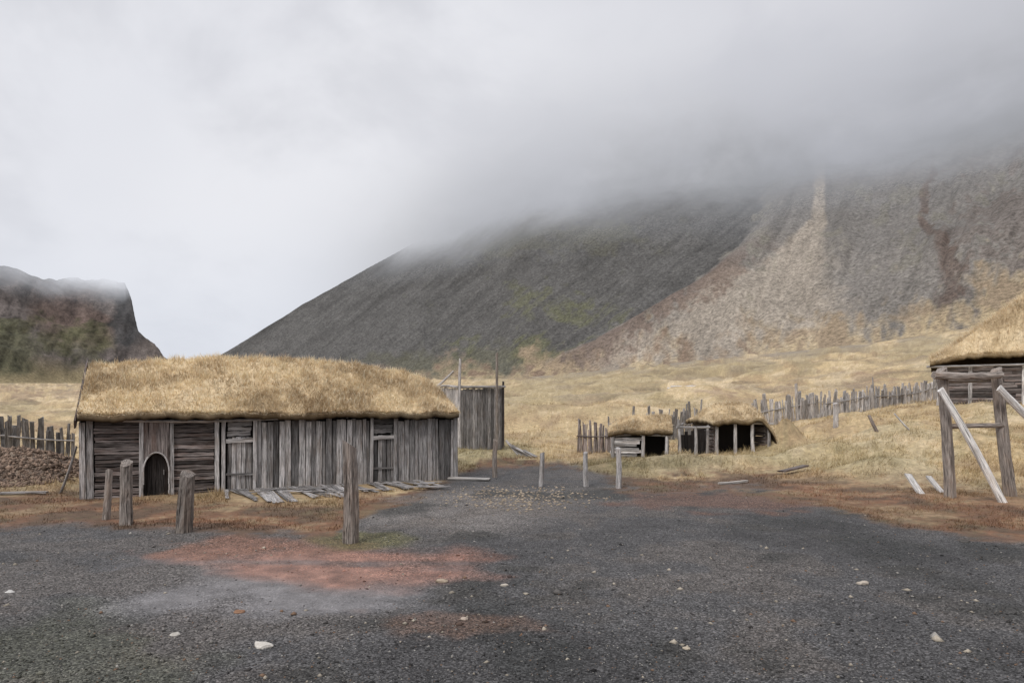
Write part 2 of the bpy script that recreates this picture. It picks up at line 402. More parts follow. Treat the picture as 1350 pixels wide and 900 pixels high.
# ---------------------------------------------------------------- mountains
BX=np.array([[200,1030],[245,1008],[290,1000],[330,968],[365,925],[410,855],[450,775],[490,690],[520,640]],float)
def mountain(name,pa,pb,cols,cliff):
    px=np.linspace(pa,pb,cols)
    yf=yfoot(px); zf=CAMH+(HY-pfoot(px))/F*yf; k=interp(px,MK); c=(HY-interp(px,MPC))/F
    if cliff: c=c+(fbm(px*.05,px*0,71)-.5)*.010
    RS=14.0 if cliff else 20.0
    ye=yf+RS
    yc=np.where(k-c>.08,(CAMH-zf+k*ye)/np.maximum(k-c,.08),yf+420); yc=np.minimum(yc,yf+420)
    yend=np.minimum(yc+70,ye+(235-zf)/k+0)
    yend=np.maximum(yend,yf+60)
    NR=330; t=np.linspace(0,1,NR)[:,None]**1.1
    Y=yf[None,:]+(yend-yf)[None,:]*t
    T=Y-yf[None,:]
    soft=lambda a:np.sqrt(a*a+RS*RS)-RS
    z=zf[None,:]+k[None,:]*soft(T)
    zc=(zf+k*soft(yc-yf))[None,:]
    over=np.maximum(Y-yc[None,:],0)
    z=np.where(Y>yc[None,:],zc-.55*over,z)
    P=np.repeat(px[None,:],NR,0)
    X=(P-CX)/F*Y
    PY=HY-(z-CAMH)/Y*F
    ramp=sm(0,70,T)
    br=np.interp(PY,BX[:,0],BX[:,1]); side=P-br
    amp=np.where(P<560,1.0,3.0) if not cliff else 5
    z=z+ramp*(fbm(X*.02,Y*.02,31)-.5)*amp*2.2
    z=z+ramp*(fbm(X*.09,Y*.05,33)-.5)*(1.4 if not cliff else 3.0)
    if cliff: z=z+ramp*(fbm(X*.035,Y*.015,35)-.5)*14*sm(5,60,yc[None,:]-Y)
    gA=1-np.abs(fbm(P*.022+PY*.006,PY*.006,38)-.5)*4
    if not cliff:
        gul=fbm(P*.012+PY*.006,PY*.006,37)-.5
        z=z+ramp*gul*16*sm(0,60,side)-ramp*np.clip(gA,0,1)*3*sm(20,90,side)
        z=z+ramp*9*sm(-10,40,side)*np.clip(side+200,0,1)
        z=z+ramp*(fbm((P+PY*1.1)*.02,PY*.005,39)-.5)*4*sm(0,60,-side)*sm(560,700,P)
    n1=fbm(X*.012,Y*.012,41)-.5; n2=fbm(P*.02,PY*.03,42)-.5; n3=fbm(P*.09,PY*.12,43)-.5; n5=fbm(P*.35,PY*.42,47,3)-.5
    sd=(fbm((P+PY*1.25)*.05,PY*.012,44)-.5)*.7+(fbm((P+PY*1.25)*.2,PY*.04,46)-.5)*.8
    sv=(fbm((P+PY*.45)*.035,PY*.009,45)-.5)*.9+(fbm((P+PY*.5)*.14,PY*.022,48)-.5)*.8
    f=lambda a:a.ravel()
    P_,PY_,n1,n2,n3,n5,sd,sv,side=map(f,(P,PY,n1,n2,n3,n5,sd,sv,side))
    one=np.ones((len(P_),3))
    if cliff:
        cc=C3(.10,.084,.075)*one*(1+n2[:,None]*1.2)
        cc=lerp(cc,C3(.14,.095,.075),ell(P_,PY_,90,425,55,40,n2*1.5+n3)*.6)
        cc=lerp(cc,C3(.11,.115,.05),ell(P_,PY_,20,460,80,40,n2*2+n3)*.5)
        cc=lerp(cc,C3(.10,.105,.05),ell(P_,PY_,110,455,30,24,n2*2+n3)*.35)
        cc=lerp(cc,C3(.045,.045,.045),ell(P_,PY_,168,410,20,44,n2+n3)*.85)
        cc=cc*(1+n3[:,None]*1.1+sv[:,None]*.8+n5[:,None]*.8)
        cc=lerp(cc,C3(.26,.21,.12),sm(476,500,PY_+n2*30+n3*14))
    else:
        dk=C3(.098,.094,.088)*one*(1+sd[:,None]*.8+n3[:,None]*.25+n5[:,None]*.4)
        g=sm(-.02,.2,n2+n1*.4+sd*.5+n3*.3)
        dk=lerp(dk,C3(.125,.125,.065),ell(P_,PY_,700,440,130,66,n2*1.4+n3*2)*g*.65)
        dk=lerp(dk,C3(.12,.115,.065),ell(P_,PY_,640,485,150,24,n2*1.4+n3)*.4)
        dk=lerp(dk,C3(.115,.11,.078),ell(P_,PY_,690,310,130,32,n2*1.8+n3*1.5)*.45)
        dk=lerp(dk,C3(.055,.052,.05),sm(.1,.3,sd+n2*.3)*.35)
        sp=C3(.195,.178,.158)*one*(1+sv[:,None]*.55+n3[:,None]*.2+n2[:,None]*.15+n5[:,None]*.35)
        sp=lerp(sp,C3(.15,.142,.132)*(1+sv[:,None]*.5),ell(P_,PY_,1180,280,280,60,n2*1.2+n3*.5)*.5)
        sp=lerp(sp,C3(.115,.105,.096),sm(.06,.22,sv+n2*.3)*.4)
        # pale fan spreading downwards
        fw=np.interp(PY_,[300,340,400,450,480],[8,34,95,150,190]); fc=np.interp(PY_,[300,340,400,450,480],[1080,1060,1015,985,960])
        sp=lerp(sp,C3(.35,.30,.24)*(1+n5[:,None]*.4+sv[:,None]*.6),(1-sm(.5,1.2,np.abs(P_-fc)/fw+n2*1.2+n3*.5))*.7)
        rd=C3(.115,.075,.057)
        sp=lerp(sp,rd*1.1,(1-sm(16,56,np.abs(side-28)*1.1+n2*110+n3*120))*.6*sm(310,390,PY_))
        gy=np.interp(PY_,[180,230,300,340,380,420],[1238,1228,1214,1238,1258,1240])
        gw=np.interp(PY_,[180,300,340,390,425,440],[2,4,7,13,8,2])
        sp=lerp(sp,rd*.9,(1-sm(.4,1.8,np.abs(P_-gy+n2*14+n3*10)/gw+n3*3.2))*.6)
        sp=lerp(sp,rd*1.1,ell(P_,PY_,1320,320,40,50,n2*3+n3*4)*.25)
        sp=lerp(sp,C3(.16,.15,.10),sm(.1,.25,n2+n3*.7)*.25)
        cc=lerp(dk,sp,sm(-8,10,side+n3*34+n2*20))
        sl=np.interp(P_,[0,560,640,800,1000,1130,1220,1350,2400],[500,500,494,474,456,444,418,385,330])
        ap=sm(-26,20,PY_-sl+n2*80+n3*70+sv*30)
        st=lerp(C3(.43,.335,.20)*one,C3(.29,.22,.145),sm(-.1,.2,n3+n2))
        st=lerp(st,rd*1.4,sm(.0,.18,n3-n2)*.6*(1-sm(950,1100,P_)))
        cc=lerp(cc,st,ap*.88)
    idx=np.arange(NR*cols).reshape(NR,cols)
    fq=np.stack([idx[:-1,:-1],idx[:-1,1:],idx[1:,1:],idx[1:,:-1]],-1).reshape(-1,4)
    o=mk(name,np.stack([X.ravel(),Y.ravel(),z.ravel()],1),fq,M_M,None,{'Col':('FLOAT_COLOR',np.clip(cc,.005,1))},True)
    tag(o,kind='structure')
mountain('cliff_mountain',-500,239,500,True)
mountain('scree_mountain',239,1650,1200,False)

# ---------------------------------------------------------------- grass blades
def blades(name,P,D,Lh,Wd,Cc,mat,parent=None,loc=None):
    P=np.asarray(P);n=len(P); an=np.random.rand(n)*math.pi
    S=np.stack([np.cos(an),np.sin(an),np.zeros(n)],1)*(Wd/2)[:,None]
    V=np.empty((n,3,3)); V[:,0]=P-S; V[:,1]=P+S; V[:,2]=P+D*Lh[:,None]
    Fc=np.arange(n*3).reshape(n,3); cc=np.repeat(Cc,3,0)
    cc=cc.reshape(n,3,3); cc[:,:2]*=.75; cc=cc.reshape(-1,3)  # blade roots darkened, painting in the shadow between blades
    return mk(name,V.reshape(-1,3),Fc,mat,parent,{'Col':('FLOAT_COLOR',np.clip(cc,.005,.97))},False,loc)

# ---------------------------------------------------------------- turf roofs
def turf_roof(parent,O,d,nv,s0,s1,t0,t1,zf,thick,ns,ntt,nblade,blen=.13,lean=.6,seed=0,tone=1.0,rough=1.0):
    ss=np.linspace(s0,s1,ns); tt=np.linspace(t0,t1,ntt)
    S,T=np.meshgrid(ss,tt,indexing='ij')
    def zfull(S,T):
        n=(fbm(S*1.1+seed,T*1.1,51)-.5)*.14*rough+(fbm(S*4+seed,T*4,52)-.5)*.10
        return zf(S,T)+n+O.z
    def pos(S,T,Zv): 
        return np.stack([O.x+d.x*S+nv.x*T,O.y+d.y*S+nv.y*T,Zv],-1)
    Zt=zfull(S,T)
    T2=T+np.where(T<=t0+1e-6,(fbm(S*2.5,T*2.5,53)-.5)*.1,0)
    top=pos(S,T2,Zt).reshape(-1,3); bot=pos(S,T2,Zt-thick*(1+.5*(fbm(S*5,T*5,54)-.5))).reshape(-1,3)
    n0=ns*ntt; idx=np.arange(n0).reshape(ns,ntt)
    fq=[np.stack([idx[:-1,:-1],idx[1:,:-1],idx[1:,1:],idx[:-1,1:]],-1).reshape(-1,4)]
    fq.append(fq[0][:,::-1]+n0)
    def skirt(e): return np.stack([e[:-1],e[:-1]+n0,e[1:]+n0,e[1:]],-1)
    fq.append(skirt(idx[:,0])); fq.append(skirt(idx[:,-1])[:,::-1]); fq.append(skirt(idx[0,:])[:,::-1]); fq.append(skirt(idx[-1,:]))
    n2=fbm(S*.8+seed,T*.8,55)-.5; n3=fbm(S*3,T*3,56)-.5
    cc=lerp((C3(.62,.49,.31)*tone)[None,:]*np.ones((n0,3)),C3(.40,.30,.18)*tone,sm(-.05,.2,(n2+n3*.6).ravel()))
    cc=lerp(cc,C3(.76,.63,.43)*tone,sm(.0,.2,(-n2+n3*.4).ravel())*.6)
    cb=np.ones((n0,3))*C3(.05,.035,.022)
    o=mk('roof',np.vstack([top,bot]),np.vstack(fq),M_TURF,parent,{'Col':('FLOAT_COLOR',np.clip(np.vstack([cc,cb]),0,.95))},True)
    s=np.random.uniform(s0,s1,nblade); t=np.random.uniform(t0,t0+(t1-t0)*.72,nblade)
    ne=nblade//7; t[:ne]=t0+np.abs(np.random.normal(0,.05,ne))
    z=zfull(s,t); e=.03
    gt=(zf(s,t+e)-zf(s,t-e))/(2*e); gs=(zf(s+e,t)-zf(s-e,t))/(2*e)
    P=pos(s,t,z-.01)
    ld=np.random.normal(0,.38,(nblade,3))
    hx=-(gt[:,None]*np.array([nv.x,nv.y,0])+gs[:,None]*np.array([d.x,d.y,0]))
    hx=np.clip(hx,-1.2,1.2)
    cl_=fbm(s*5+seed,t*5,58,3)
    D=np.array([0,0,1.])[None,:]*(.1+.7*cl_)[:,None]+hx*lean+ld*.8
    edge=np.arange(nblade)<ne
    D[edge]=D[edge]*.6+np.array([-nv.x*.7,-nv.y*.7,-.35])
    D/=np.linalg.norm(D,axis=1)[:,None]
    Lh=np.random.uniform(.4,1.4,nblade)*blen*(.4+cl_*1.3); Wd=np.random.uniform(.009,.019,nblade)
    k=np.random.rand(nblade); q2=fbm(s*.8+seed,t*.8,55)-.5; q3=fbm(s*2.2+seed,t*2.2,57)-.5
    Cc=lerp(C3(.95,.77,.52)[None,:]*np.ones((nblade,3)),C3(.50,.365,.22),np.clip(k*.8+q2*2+q3*2.8,0,1))
    Cc=lerp(Cc,C3(.97,.90,.70),(k>.80)*.8)*(.75+.45*np.random.rand(nblade))[:,None]*tone
    b=blades('roof_grass',P,D,Lh,Wd,Cc,M_BL,o); b['kind']='stuff'
    return o

# ---------------------------------------------------------------- LONGHOUSE
A=Vector((-10.2,16.1,0)); B=Vector((-1.7,20.4,0)); d=(B-A).normalized(); LH=(B-A).length; nv=Vector((-d.y,d.x,0)); HW=4.9; HE=1.87
def s_at(px):
    u=(px-CX)/F; return (u*A.y-A.x)/(d.x-u*d.y)
def W(s,t,z): return A+d*s+nv*t+Z*z
house=empty('longhouse',A+d*LH/2+nv*HW/2,'long low grey plank longhouse under a thick straw-coloured turf roof','house')
m=MB()
for (s0,t0,s1,t1) in ((0.02,.09,LH-.02,.09),(LH-.02,.09,LH-.02,HW),(LH-.02,HW,.02,HW),(.02,HW,.02,.09)):
    m.quad([W(s0,t0,-.1),W(s1,t1,-.1),W(s1,t1,HE),W(s0,t0,HE)])
m.quad([W(.02,.09,HE),W(.02,HW,HE),W(.02,HW/2,3.1)]); m.quad([W(LH-.02,.09,HE),W(LH-.02,HW,HE),W(LH-.02,HW/2,2.9)])
m.build('shade_backing',M_DK,house)  # dark box behind the planks, interior shade painted as near-black sheets
def vrun(m,sa,sb,z0,z1,t=0.0,wr=(.09,.19),tint=(.42,1.3),gap=.016,th=.035,topj=.08,botj=.05):
    s=sa
    while s<sb-.03:
        w=min(RU(*wr),sb-s)
        if sb-s-w<.05: w=sb-s
        tl=RU(-.022,.022); ti=RU(*tint)*(1.4 if R()<.2 else 1)*(.45 if R()<.14 else 1)
        m.plank(W(s+w/2,t+RU(-.025,.025),z0-RU(0,botj)),W(s+w/2+tl,t+RU(-.025,.025),z1+RU(-topj,0)),d,w-gap,th,ti)
        s+=w
def hrun(m,sa,sb,z0,z1,t=0.0,hr=(.06,.12),tint=(.4,1.5),th=.05):
    z=z0
    while z<z1-.03:
        h=min(RU(*hr),z1-z); ti=RU(*tint)*(1.6 if R()<.2 else 1)
        m.plank(W(sa+RU(-.0,.03),t+RU(-.02,.02),z+h/2+RU(-.015,.015)),W(sb-RU(0,.03),t+RU(-.02,.02),z+h/2+RU(-.015,.015)),Z,h-.012,th,ti,jit=.22,segs=7)
        z+=h
m=MB(); hrun(m,s_at(124),s_at(186),0,HE-.03)
o=m.build('board_wall',M_WD,house); o['label']='dark stacked horizontal boards left of the arched doorway'
m=MB(); hrun(m,s_at(227),s_at(283),.0,HE-.03)
o=m.build('board_wall',M_WD,house); o['label']='dark stacked horizontal boards right of the arched doorway'
m=MB(); vrun(m,s_at(336),s_at(488),0,HE-.02,wr=(.08,.2)); m.build('plank_wall',M_W,house)
m=MB(); vrun(m,s_at(521),s_at(597),0,HE-.02,tint=(.35,.95)); m.build('plank_wall',M_W,house)
m=MB(); vrun(m,0,s_at(124),0,HE,t=-.02,wr=(.12,.15),tint=(.85,1.3)); m.build('corner_boards',M_W,house)
for ss_ in (LH,0.0):
    m=MB(); t=.1
    while t<HW-.1:
        w=RU(.12,.2); h=HE+1.1*(1-abs(t-HW/2)/(HW/2)); m.plank(W(ss_,t+w/2,-.05),W(ss_+RU(-.01,.01),t+w/2,h),nv,w-.01,.03,RU(.3,.9)); t+=w
    m.build('gable_wall',M_W,house)
for px,w,ti in ((186,.09,1.1),(227,.08,.9),(286,.10,1.4),(294,.09,1.2),(335,.09,1.2),(489,.08,1.0),(520,.08,.9),(600,.12,.75)):
    m=MB(); s=s_at(px); m.plank(W(s,-.055,-.05),W(s+RU(-.02,.02),-.055,HE-.01),d,w,.06,ti); m.build('wall_post',M_W,house)
def arch(parent,pa,pb,pl,pr,ztop,zsp):
    sa,sb,sl,sr=s_at(pa),s_at(pb),s_at(pl),s_at(pr); sc=(sl+sr)/2; rw=(sr-sl)/2
    op=[];ou=[]
    zt=HE-.04
    for z in np.linspace(-.03,zsp,5): op.append((sl,z)); ou.append((sa,z))
    for a in np.linspace(math.pi,0,15)[1:-1]:
        op.append((sc+rw*math.cos(a),zsp+(ztop-zsp)*math.sin(a)))
        c,s_=math.cos(a),math.sin(a); k=min((sc-sa)/max(abs(c),1e-3),(zt-zsp)/max(s_,1e-3)); 
        ou.append((min(max(sc+c*k,sa),sb),min(zsp+s_*k,zt)))
    for z in np.linspace(zsp,-.03,5): op.append((sr,z)); ou.append((sb,z))
    V=[];Fc=[]
    for (a,b),(c,e) in zip(op,ou): V+= [W(a,-.05,b),W(c,-.03,e),W(a,.08,b)]
    for i in range(len(op)-1):
        j=i*3; Fc.append((j,j+3,j+4,j+1)); Fc.append((j,j+2,j+5,j+3))
    g=[(v.z+3,(v-A).dot(d),v.y*.2) for v in V]
    fr=mk('doorway_surround',[tuple(v) for v in V],Fc,M_WD,parent,{'gc':('FLOAT_VECTOR',g),'tint':('FLOAT',[1.5]*len(V))})
    m=MB()
    for i in range(2,len(op)-1):
        a=op[i];b=op[i+1]
        m.log(W(a[0],-.07,a[1]),W(b[0],-.07,b[1]),.02,.02,n=6,segs=1,tint=1.3,slant=0,bend=0)
    m.build('arch_lath',M_W,fr)
    m=MB(); s=sl
    while s<sr: m.plank(W(s+.045,.07,0),W(s+.045,.07,ztop),d,.085,.02,RU(.12,.3)); s+=.09
    dr=m.build('door',M_WD,parent); dr['label']='very dark low arched door'
    m=MB(); m.log(W(sr-.12,.03,.5),W(sr-.12,.03,.62),.012,.012,n=6,segs=2); m.build('door_handle',M_W,dr)
arch(house,187,226,189,223,1.06,.60)
def bdoor(pa,pb,z1,dark):
    sa,sb=s_at(pa),s_at(pb)
    m=MB(); vrun(m,sa,sb,0.02,z1,t=.0,wr=(.09,.15),tint=(.6,1.2) if not dark else (.45,.85)); dr=m.build('door',M_W,house)
    dr['label']='narrow upright board door with a pale crosspiece'
    m=MB(); m.plank(W(sa-.02,-.06,z1-.12),W(sb+.02,-.06,z1-.1),Z,.1,.03,1.2); m.build('crosspiece',M_W,dr)
    m=MB(); m.plank(W(sa-.02,-.05,.45),W(sb+.02,-.05,.43),Z,.05,.03,.55); m.build('crosspiece',M_W,dr)
    m=MB(); hrun(m,sa,sb,z1+.0,HE-.03,t=.01,tint=(.45,.85) if not dark else (.2,.4),hr=(.10,.14)); m.build('lintel_boards',M_W,house)
bdoor(299,332,1.42,False); bdoor(492,518,1.42,True)
m=MB(); m.log(W(s_at(106)-.05,-.13,HE+.02),W(LH*.5,-.12,HE+.01),.035,.03,tint=1.1); m.build('eave_pole',M_W,house)
m=MB(); m.log(W(LH*.47,-.16,HE+.03),W(LH+.05,-.12,HE+.0),.035,.03,tint=.8); m.build('eave_pole',M_W,house)
s=.3
while s<LH:
    m=MB(); m.log(W(s,-.22,HE+.03+RU(-.02,.02)),W(s,.3,HE+.1),.028,.03,n=6,segs=2,tint=.9); m.build('rafter_end',M_WD,house); s+=RU(.5,.8)
rpx=[60,105,200,300,400,480,530,562,640]; rpy=[478,478,474,468,471,479,488,497,516]
def ridge(s):
    x=A.x+d.x*s+nv.x*HW/2; y=A.y+d.y*s+nv.y*HW/2
    return CAMH-(np.interp(CX+F*x/y,rpx,rpy)-HY)/F*y-.06
def zf(S,T):
    zr=ridge(S); u=np.clip(np.abs(T-HW/2)/(HW/2+.3),0,1.2)
    ze=HE+.15
    return ze+(zr-ze)*(1-u**1.18)
roof=turf_roof(house,A,d,nv,-.02,LH+.02,-.28,HW+.3,zf,.17,260,90,72000,.14,.6,0,1.0,1.3)
m=MB()
m.plank(W(-.06,-.33,HE-.10),W(-.06,HW/2+.12,3.40),Z,.2,.04,.8); m.build('bargeboard',M_WD,house)
m=MB(); m.plank(W(-.08,HW+.3,HE-.1),W(-.06,HW/2-.05,3.30),Z,.2,.04,.7); m.build('bargeboard',M_WD,house)

# boardwalk
bw=MB(); s=s_at(298)
while s<s_at(552):
    w=RU(.09,.17); k=(s-s_at(298))/(s_at(552)-s_at(298)); l0=RU(.1,.3); l1=RU(.85,1.15)*(2.7-1.5*k)
    if k<.12: l1*=.5+4*k
    sk=RU(-.28,.28); zz0=.032+RU(0,.016)
    if R()<.9: bw.plank(W(s,-l0,zz0+.03),W(s+sk+.15,-l0-l1,zz0-.02+RU(0,.02)),d,w-.012,.014,RU(.35,.95),jit=.18)
    s+=w
for k in range(16):
    s=RU(s_at(310),s_at(530)); t=RU(.3,1.8); bw.plank(W(s,-t,.07+RU(0,.015)),W(s+RU(.4,1.3),-t+RU(-.5,.3),.065+RU(0,.02)),nv,RU(.06,.13),.014,RU(.5,1.1))
c=W(s_at(420),-.8,0); o=bw.build('boardwalk',M_W,None,c); tag(o,'uneven grey boardwalk lying along the foot of the longhouse wall','boardwalk')

# ---------------------------------------------------------------- free posts
def post(px,pyb,pyt,wpx,label,lean=0,Y=None,mat=None,tint=1.0,group='weathered posts standing around the yard'):
    p=GP(px,pyb) if Y is None else GP(px,None,Y)
    h=(pyb-pyt)/F*p.y; r=wpx/F*p.y/2; m=MB()
    m.log(p-Z*.15,p+Z*h+Vector((lean/F*p.y,RU(-.03,.03),0)),r*1.08,r*.9,n=16,segs=14,tint=tint,jit=.13,bend=.02,slant=.35)
    o=m.build('wooden_post',mat or M_P,None,p); tag(o,label,'post',group); return o
post(139,684,620,9,'thin grey post, leftmost of the yard posts',4,tint=1.2)
post(166,692,610,15,'stout weathered post standing between the leftmost thin post and the arched door')
post(242,702,625,19,'leaning dark stump-like post in front of the arched doorway side',6,tint=.8)
post(461,714,585,19,'tallest and thickest yard post, standing alone before the longhouse boardwalk',-1,tint=1.0)
post(653,629,580,6,'slim post by the path just right of the longhouse end',0,mat=M_P)
post(713,641,597,6,'slim short post beside the gravel path, middle of the yard',2,mat=M_W)
post(773,641,596,6,'slim post left of its near twin, before the turf-roofed huts',-1,mat=M_W)
post(815,643,590,6.5,'slim pale post nearest to the small turf-roofed huts',0,tint=1.2,mat=M_W)
post(1101,586,555,6,'short post on the grass below the long stake fence',0,Y=30,tint=1.1,mat=M_W)
def stick(p0,p1,r,name,label,mat=M_W,tint=1.0,group=None,cat='pole'):
    m=MB(); p0=Vector(p0);p1=Vector(p1); m.log(p0,p1,r,r*.8,n=8,segs=6,tint=tint); o=m.build(name,mat,None,p0); tag(o,label,cat,group); return o
def G2(px,Y,dz=0): 
    p=GP(px,None,Y); p.z+=dz; return p
a=G2(1158,26); stick(a-Z*.1,a+Vector((-.35,0,.62)),.07,'leaning_post','short dark post leaning left on the grass slope',M_WD,1.5)
a=G2(1201,25); stick(a-Z*.05,a+Vector((-.55,.1,.62)),.035,'leaning_pole','thin grey pole leaning left on the slope beside the log gantry')
stick(G2(576,20.4,.05),G2(646,20.0,.06),.06,'fallen_log','pale log lying flat at the corner of the longhouse',M_WL,.7,cat='log')
stick(G2(80,17.2,.0),PT(101,588,17.0),.035,'leaning_pole','thin pole leaning against the left corner of the longhouse',M_W,.7)
# ---------------------------------------------------------------- fences
def fence(name,pts,label,sp,h,w,mat=M_W,tint=(.5,1.2),rails=True,lean=.12,tall=.08,flat=.6):
    P=[Vector(((p-CX)/F*Y,Y,0)) for p,Y in pts]
    c=sum(P,Vector((0,0,0)))/len(P); c.z=G1(c.x,c.y)
    root=empty(name,c,label,'fence'); cnt=0
    for a,b in zip(P[:-1],P[1:]):
        L=(b-a).length; dd=(b-a).normalized(); s=0
        while s<L and cnt<99:
            p=a+dd*s; z=G1(p.x,p.y); hh=h*RU(.74,1.14)*(RU(1.15,1.5) if R()<tall else 1); ww=w*RU(.6,1.3)
            m=MB(); q=p+Vector((0,RU(-.1,.1),z-.15)); tp=p+Vector((0,0,z+hh))+dd*RU(-lean,lean)*hh+Vector((0,RU(-.15,.15),0))
            ti=RU(*tint)
            if R()<flat: m.plank(q,tp,dd,ww,.04,ti,cutjit=1.6,segs=3)
            else: m.log(q,tp,ww*.42,ww*.28,n=7,segs=4,tint=ti)
            m.build('stake',mat,root); cnt+=1; s+=sp*RU(.6,1.4)
        if rails:
            n_=max(1,int(L/3))
            for i in range(n_):
                m=MB(); u=a+dd*L*i/n_; v=a+dd*L*(i+1)/n_; off=Vector((dd.y,-dd.x,0))*.06
                m.log(u+off+Z*(G1(u.x,u.y)+h*.55),v+off+Z*(G1(v.x,v.y)+h*.58),.035,.03,n=7,segs=4,tint=.8)
                m.build('rail',mat,root)
    return root
fence('stake_fence',[(-100,27),(10,27.5),(97,29)],'weathered stake fence behind the stone heap, left of the longhouse',.13,1.45,.17,M_W,(.25,.7),True,.06,.14,.8)
fence('stake_fence',[(762,33),(800,31.5),(806,31)],'dark upright stake fence left of the small turf-roofed huts',.12,1.5,.15,M_WD,(.9,2.2))
fence('stake_fence',[(806,36),(930,38.5)],'thin spiky stake fence showing above the roof of the left turf hut',.12,1.5,.14,M_W,(.45,1.0),True,.12,.1)
fence('stake_fence',[(930,39),(985,39.5),(1085,41)],'crooked grey stake fence directly behind the open shelter, left run of the long fence',.12,1.5,.19,M_W,(.65,1.4),True,.14,.08)
fence('stake_fence',[(1087,41),(1150,42),(1245,46)],'right run of the long grey stake fence, climbing towards the right turf house',.122,1.3,.19,M_W,(.65,1.4),True,.16,.08)

# ---------------------------------------------------------------- plank shed behind longhouse
sb=empty('plank_shed',PT(620,583,31),'tall windowless grey plank shed behind the right end of the longhouse','shed')
c1=Vector(((580-CX)/F*32.5,32.5,0));c2=Vector(((607-CX)/F*30,30,0));c3=Vector(((662-CX)/F*31,31,0));c4=c3+(c1-c2)
zt0=CAMH+(HY-511)/F*30
def pwall(a,b,z0,z1a,z1b,parent,name,mat=M_W,tint=(.45,1.0)):
    dd=(b-a).normalized();L=(b-a).length;s=0;m=MB()
    while s<L-.03:
        w=min(RU(.1,.17),L-s); p=a+dd*(s+w/2); m.plank(p+Z*z0,p+Z*(z1a+(z1b-z1a)*s/L+RU(-.05,.03)),dd,w-.012,.03,RU(*tint)); s+=w
    return m.build(name,mat,parent)
pwall(c1,c2,-.1,zt0+.1,zt0-.05,sb,'wall',M_W,(.6,1.3)); pwall(c2,c3,-.1,zt0-.05,zt0+.05,sb,'wall',M_W,(.35,.85)); pwall(c3,c4,-.1,zt0,zt0,sb,'wall',M_WD); pwall(c4,c1,-.1,zt0,zt0,sb,'wall',M_WD)
o1=Vector((0,-.07,0))
m=MB(); m.log(c2+o1+Z*(zt0+.03)-Vector((.15,0,0)),c3+o1+Z*(zt0+.08)+Vector((.15,0,0)),.06,.05,tint=.8); m.build('top_rail',M_W,sb)
m=MB(); m.log(c1+Z*(zt0+.15),c2+o1+Z*(zt0+.0),.06,.06,tint=.9); m.build('top_rail',M_W,sb)
m=MB(); m.quad([c1+Z*(zt0-.05),c2+Z*(zt0-.1),c3+Z*(zt0-.05),c4+Z*(zt0-.05)]); m.build('roof',M_DK,sb)
m=MB(); m.log(c2+o1*1.5-Z*.1,c2+o1*1.5+Z*(CAMH+(HY-473)/F*30),.07,.06,tint=1.1); m.build('corner_pole',M_W,sb)
m=MB(); p=Vector(((655-CX)/F*30.6,30.55,0)); m.log(p-Z*.1,p+Z*(CAMH+(HY-465)/F*30.6),.065,.055,tint=1.0); m.build('corner_pole',M_P,sb)
m=MB(); m.log(c3+o1-Z*.1+Vector((.05,0,0)),c3+o1+Vector((.05,0,0))+Z*(zt0+.3),.05,.05,tint=.5); m.build('corner_pole',M_WD,sb)
stick(PT(574,512,31.5),PT(598,489,31.0),.06,'leaning_pole','pale pole resting slantwise on top of the plank shed',M_W,1.3)
for k in range(5):
    a=G2(672+k*6,29-.15*k); m=MB(); m.plank(a+Vector((.35,-.25,.03)),a+Vector((-.25+RU(-.1,.1),.1,.6-k*.08)),Vector((1,0,0)),.10,.03,RU(.5,1.0))
    o=m.build('loose_board',M_W,None,a)
    tag(o,('leftmost','second from the left','middle one','second from the right','rightmost')[k]+' of the five boards tipped over beside the plank shed','board','boards tipped over beside the plank shed')

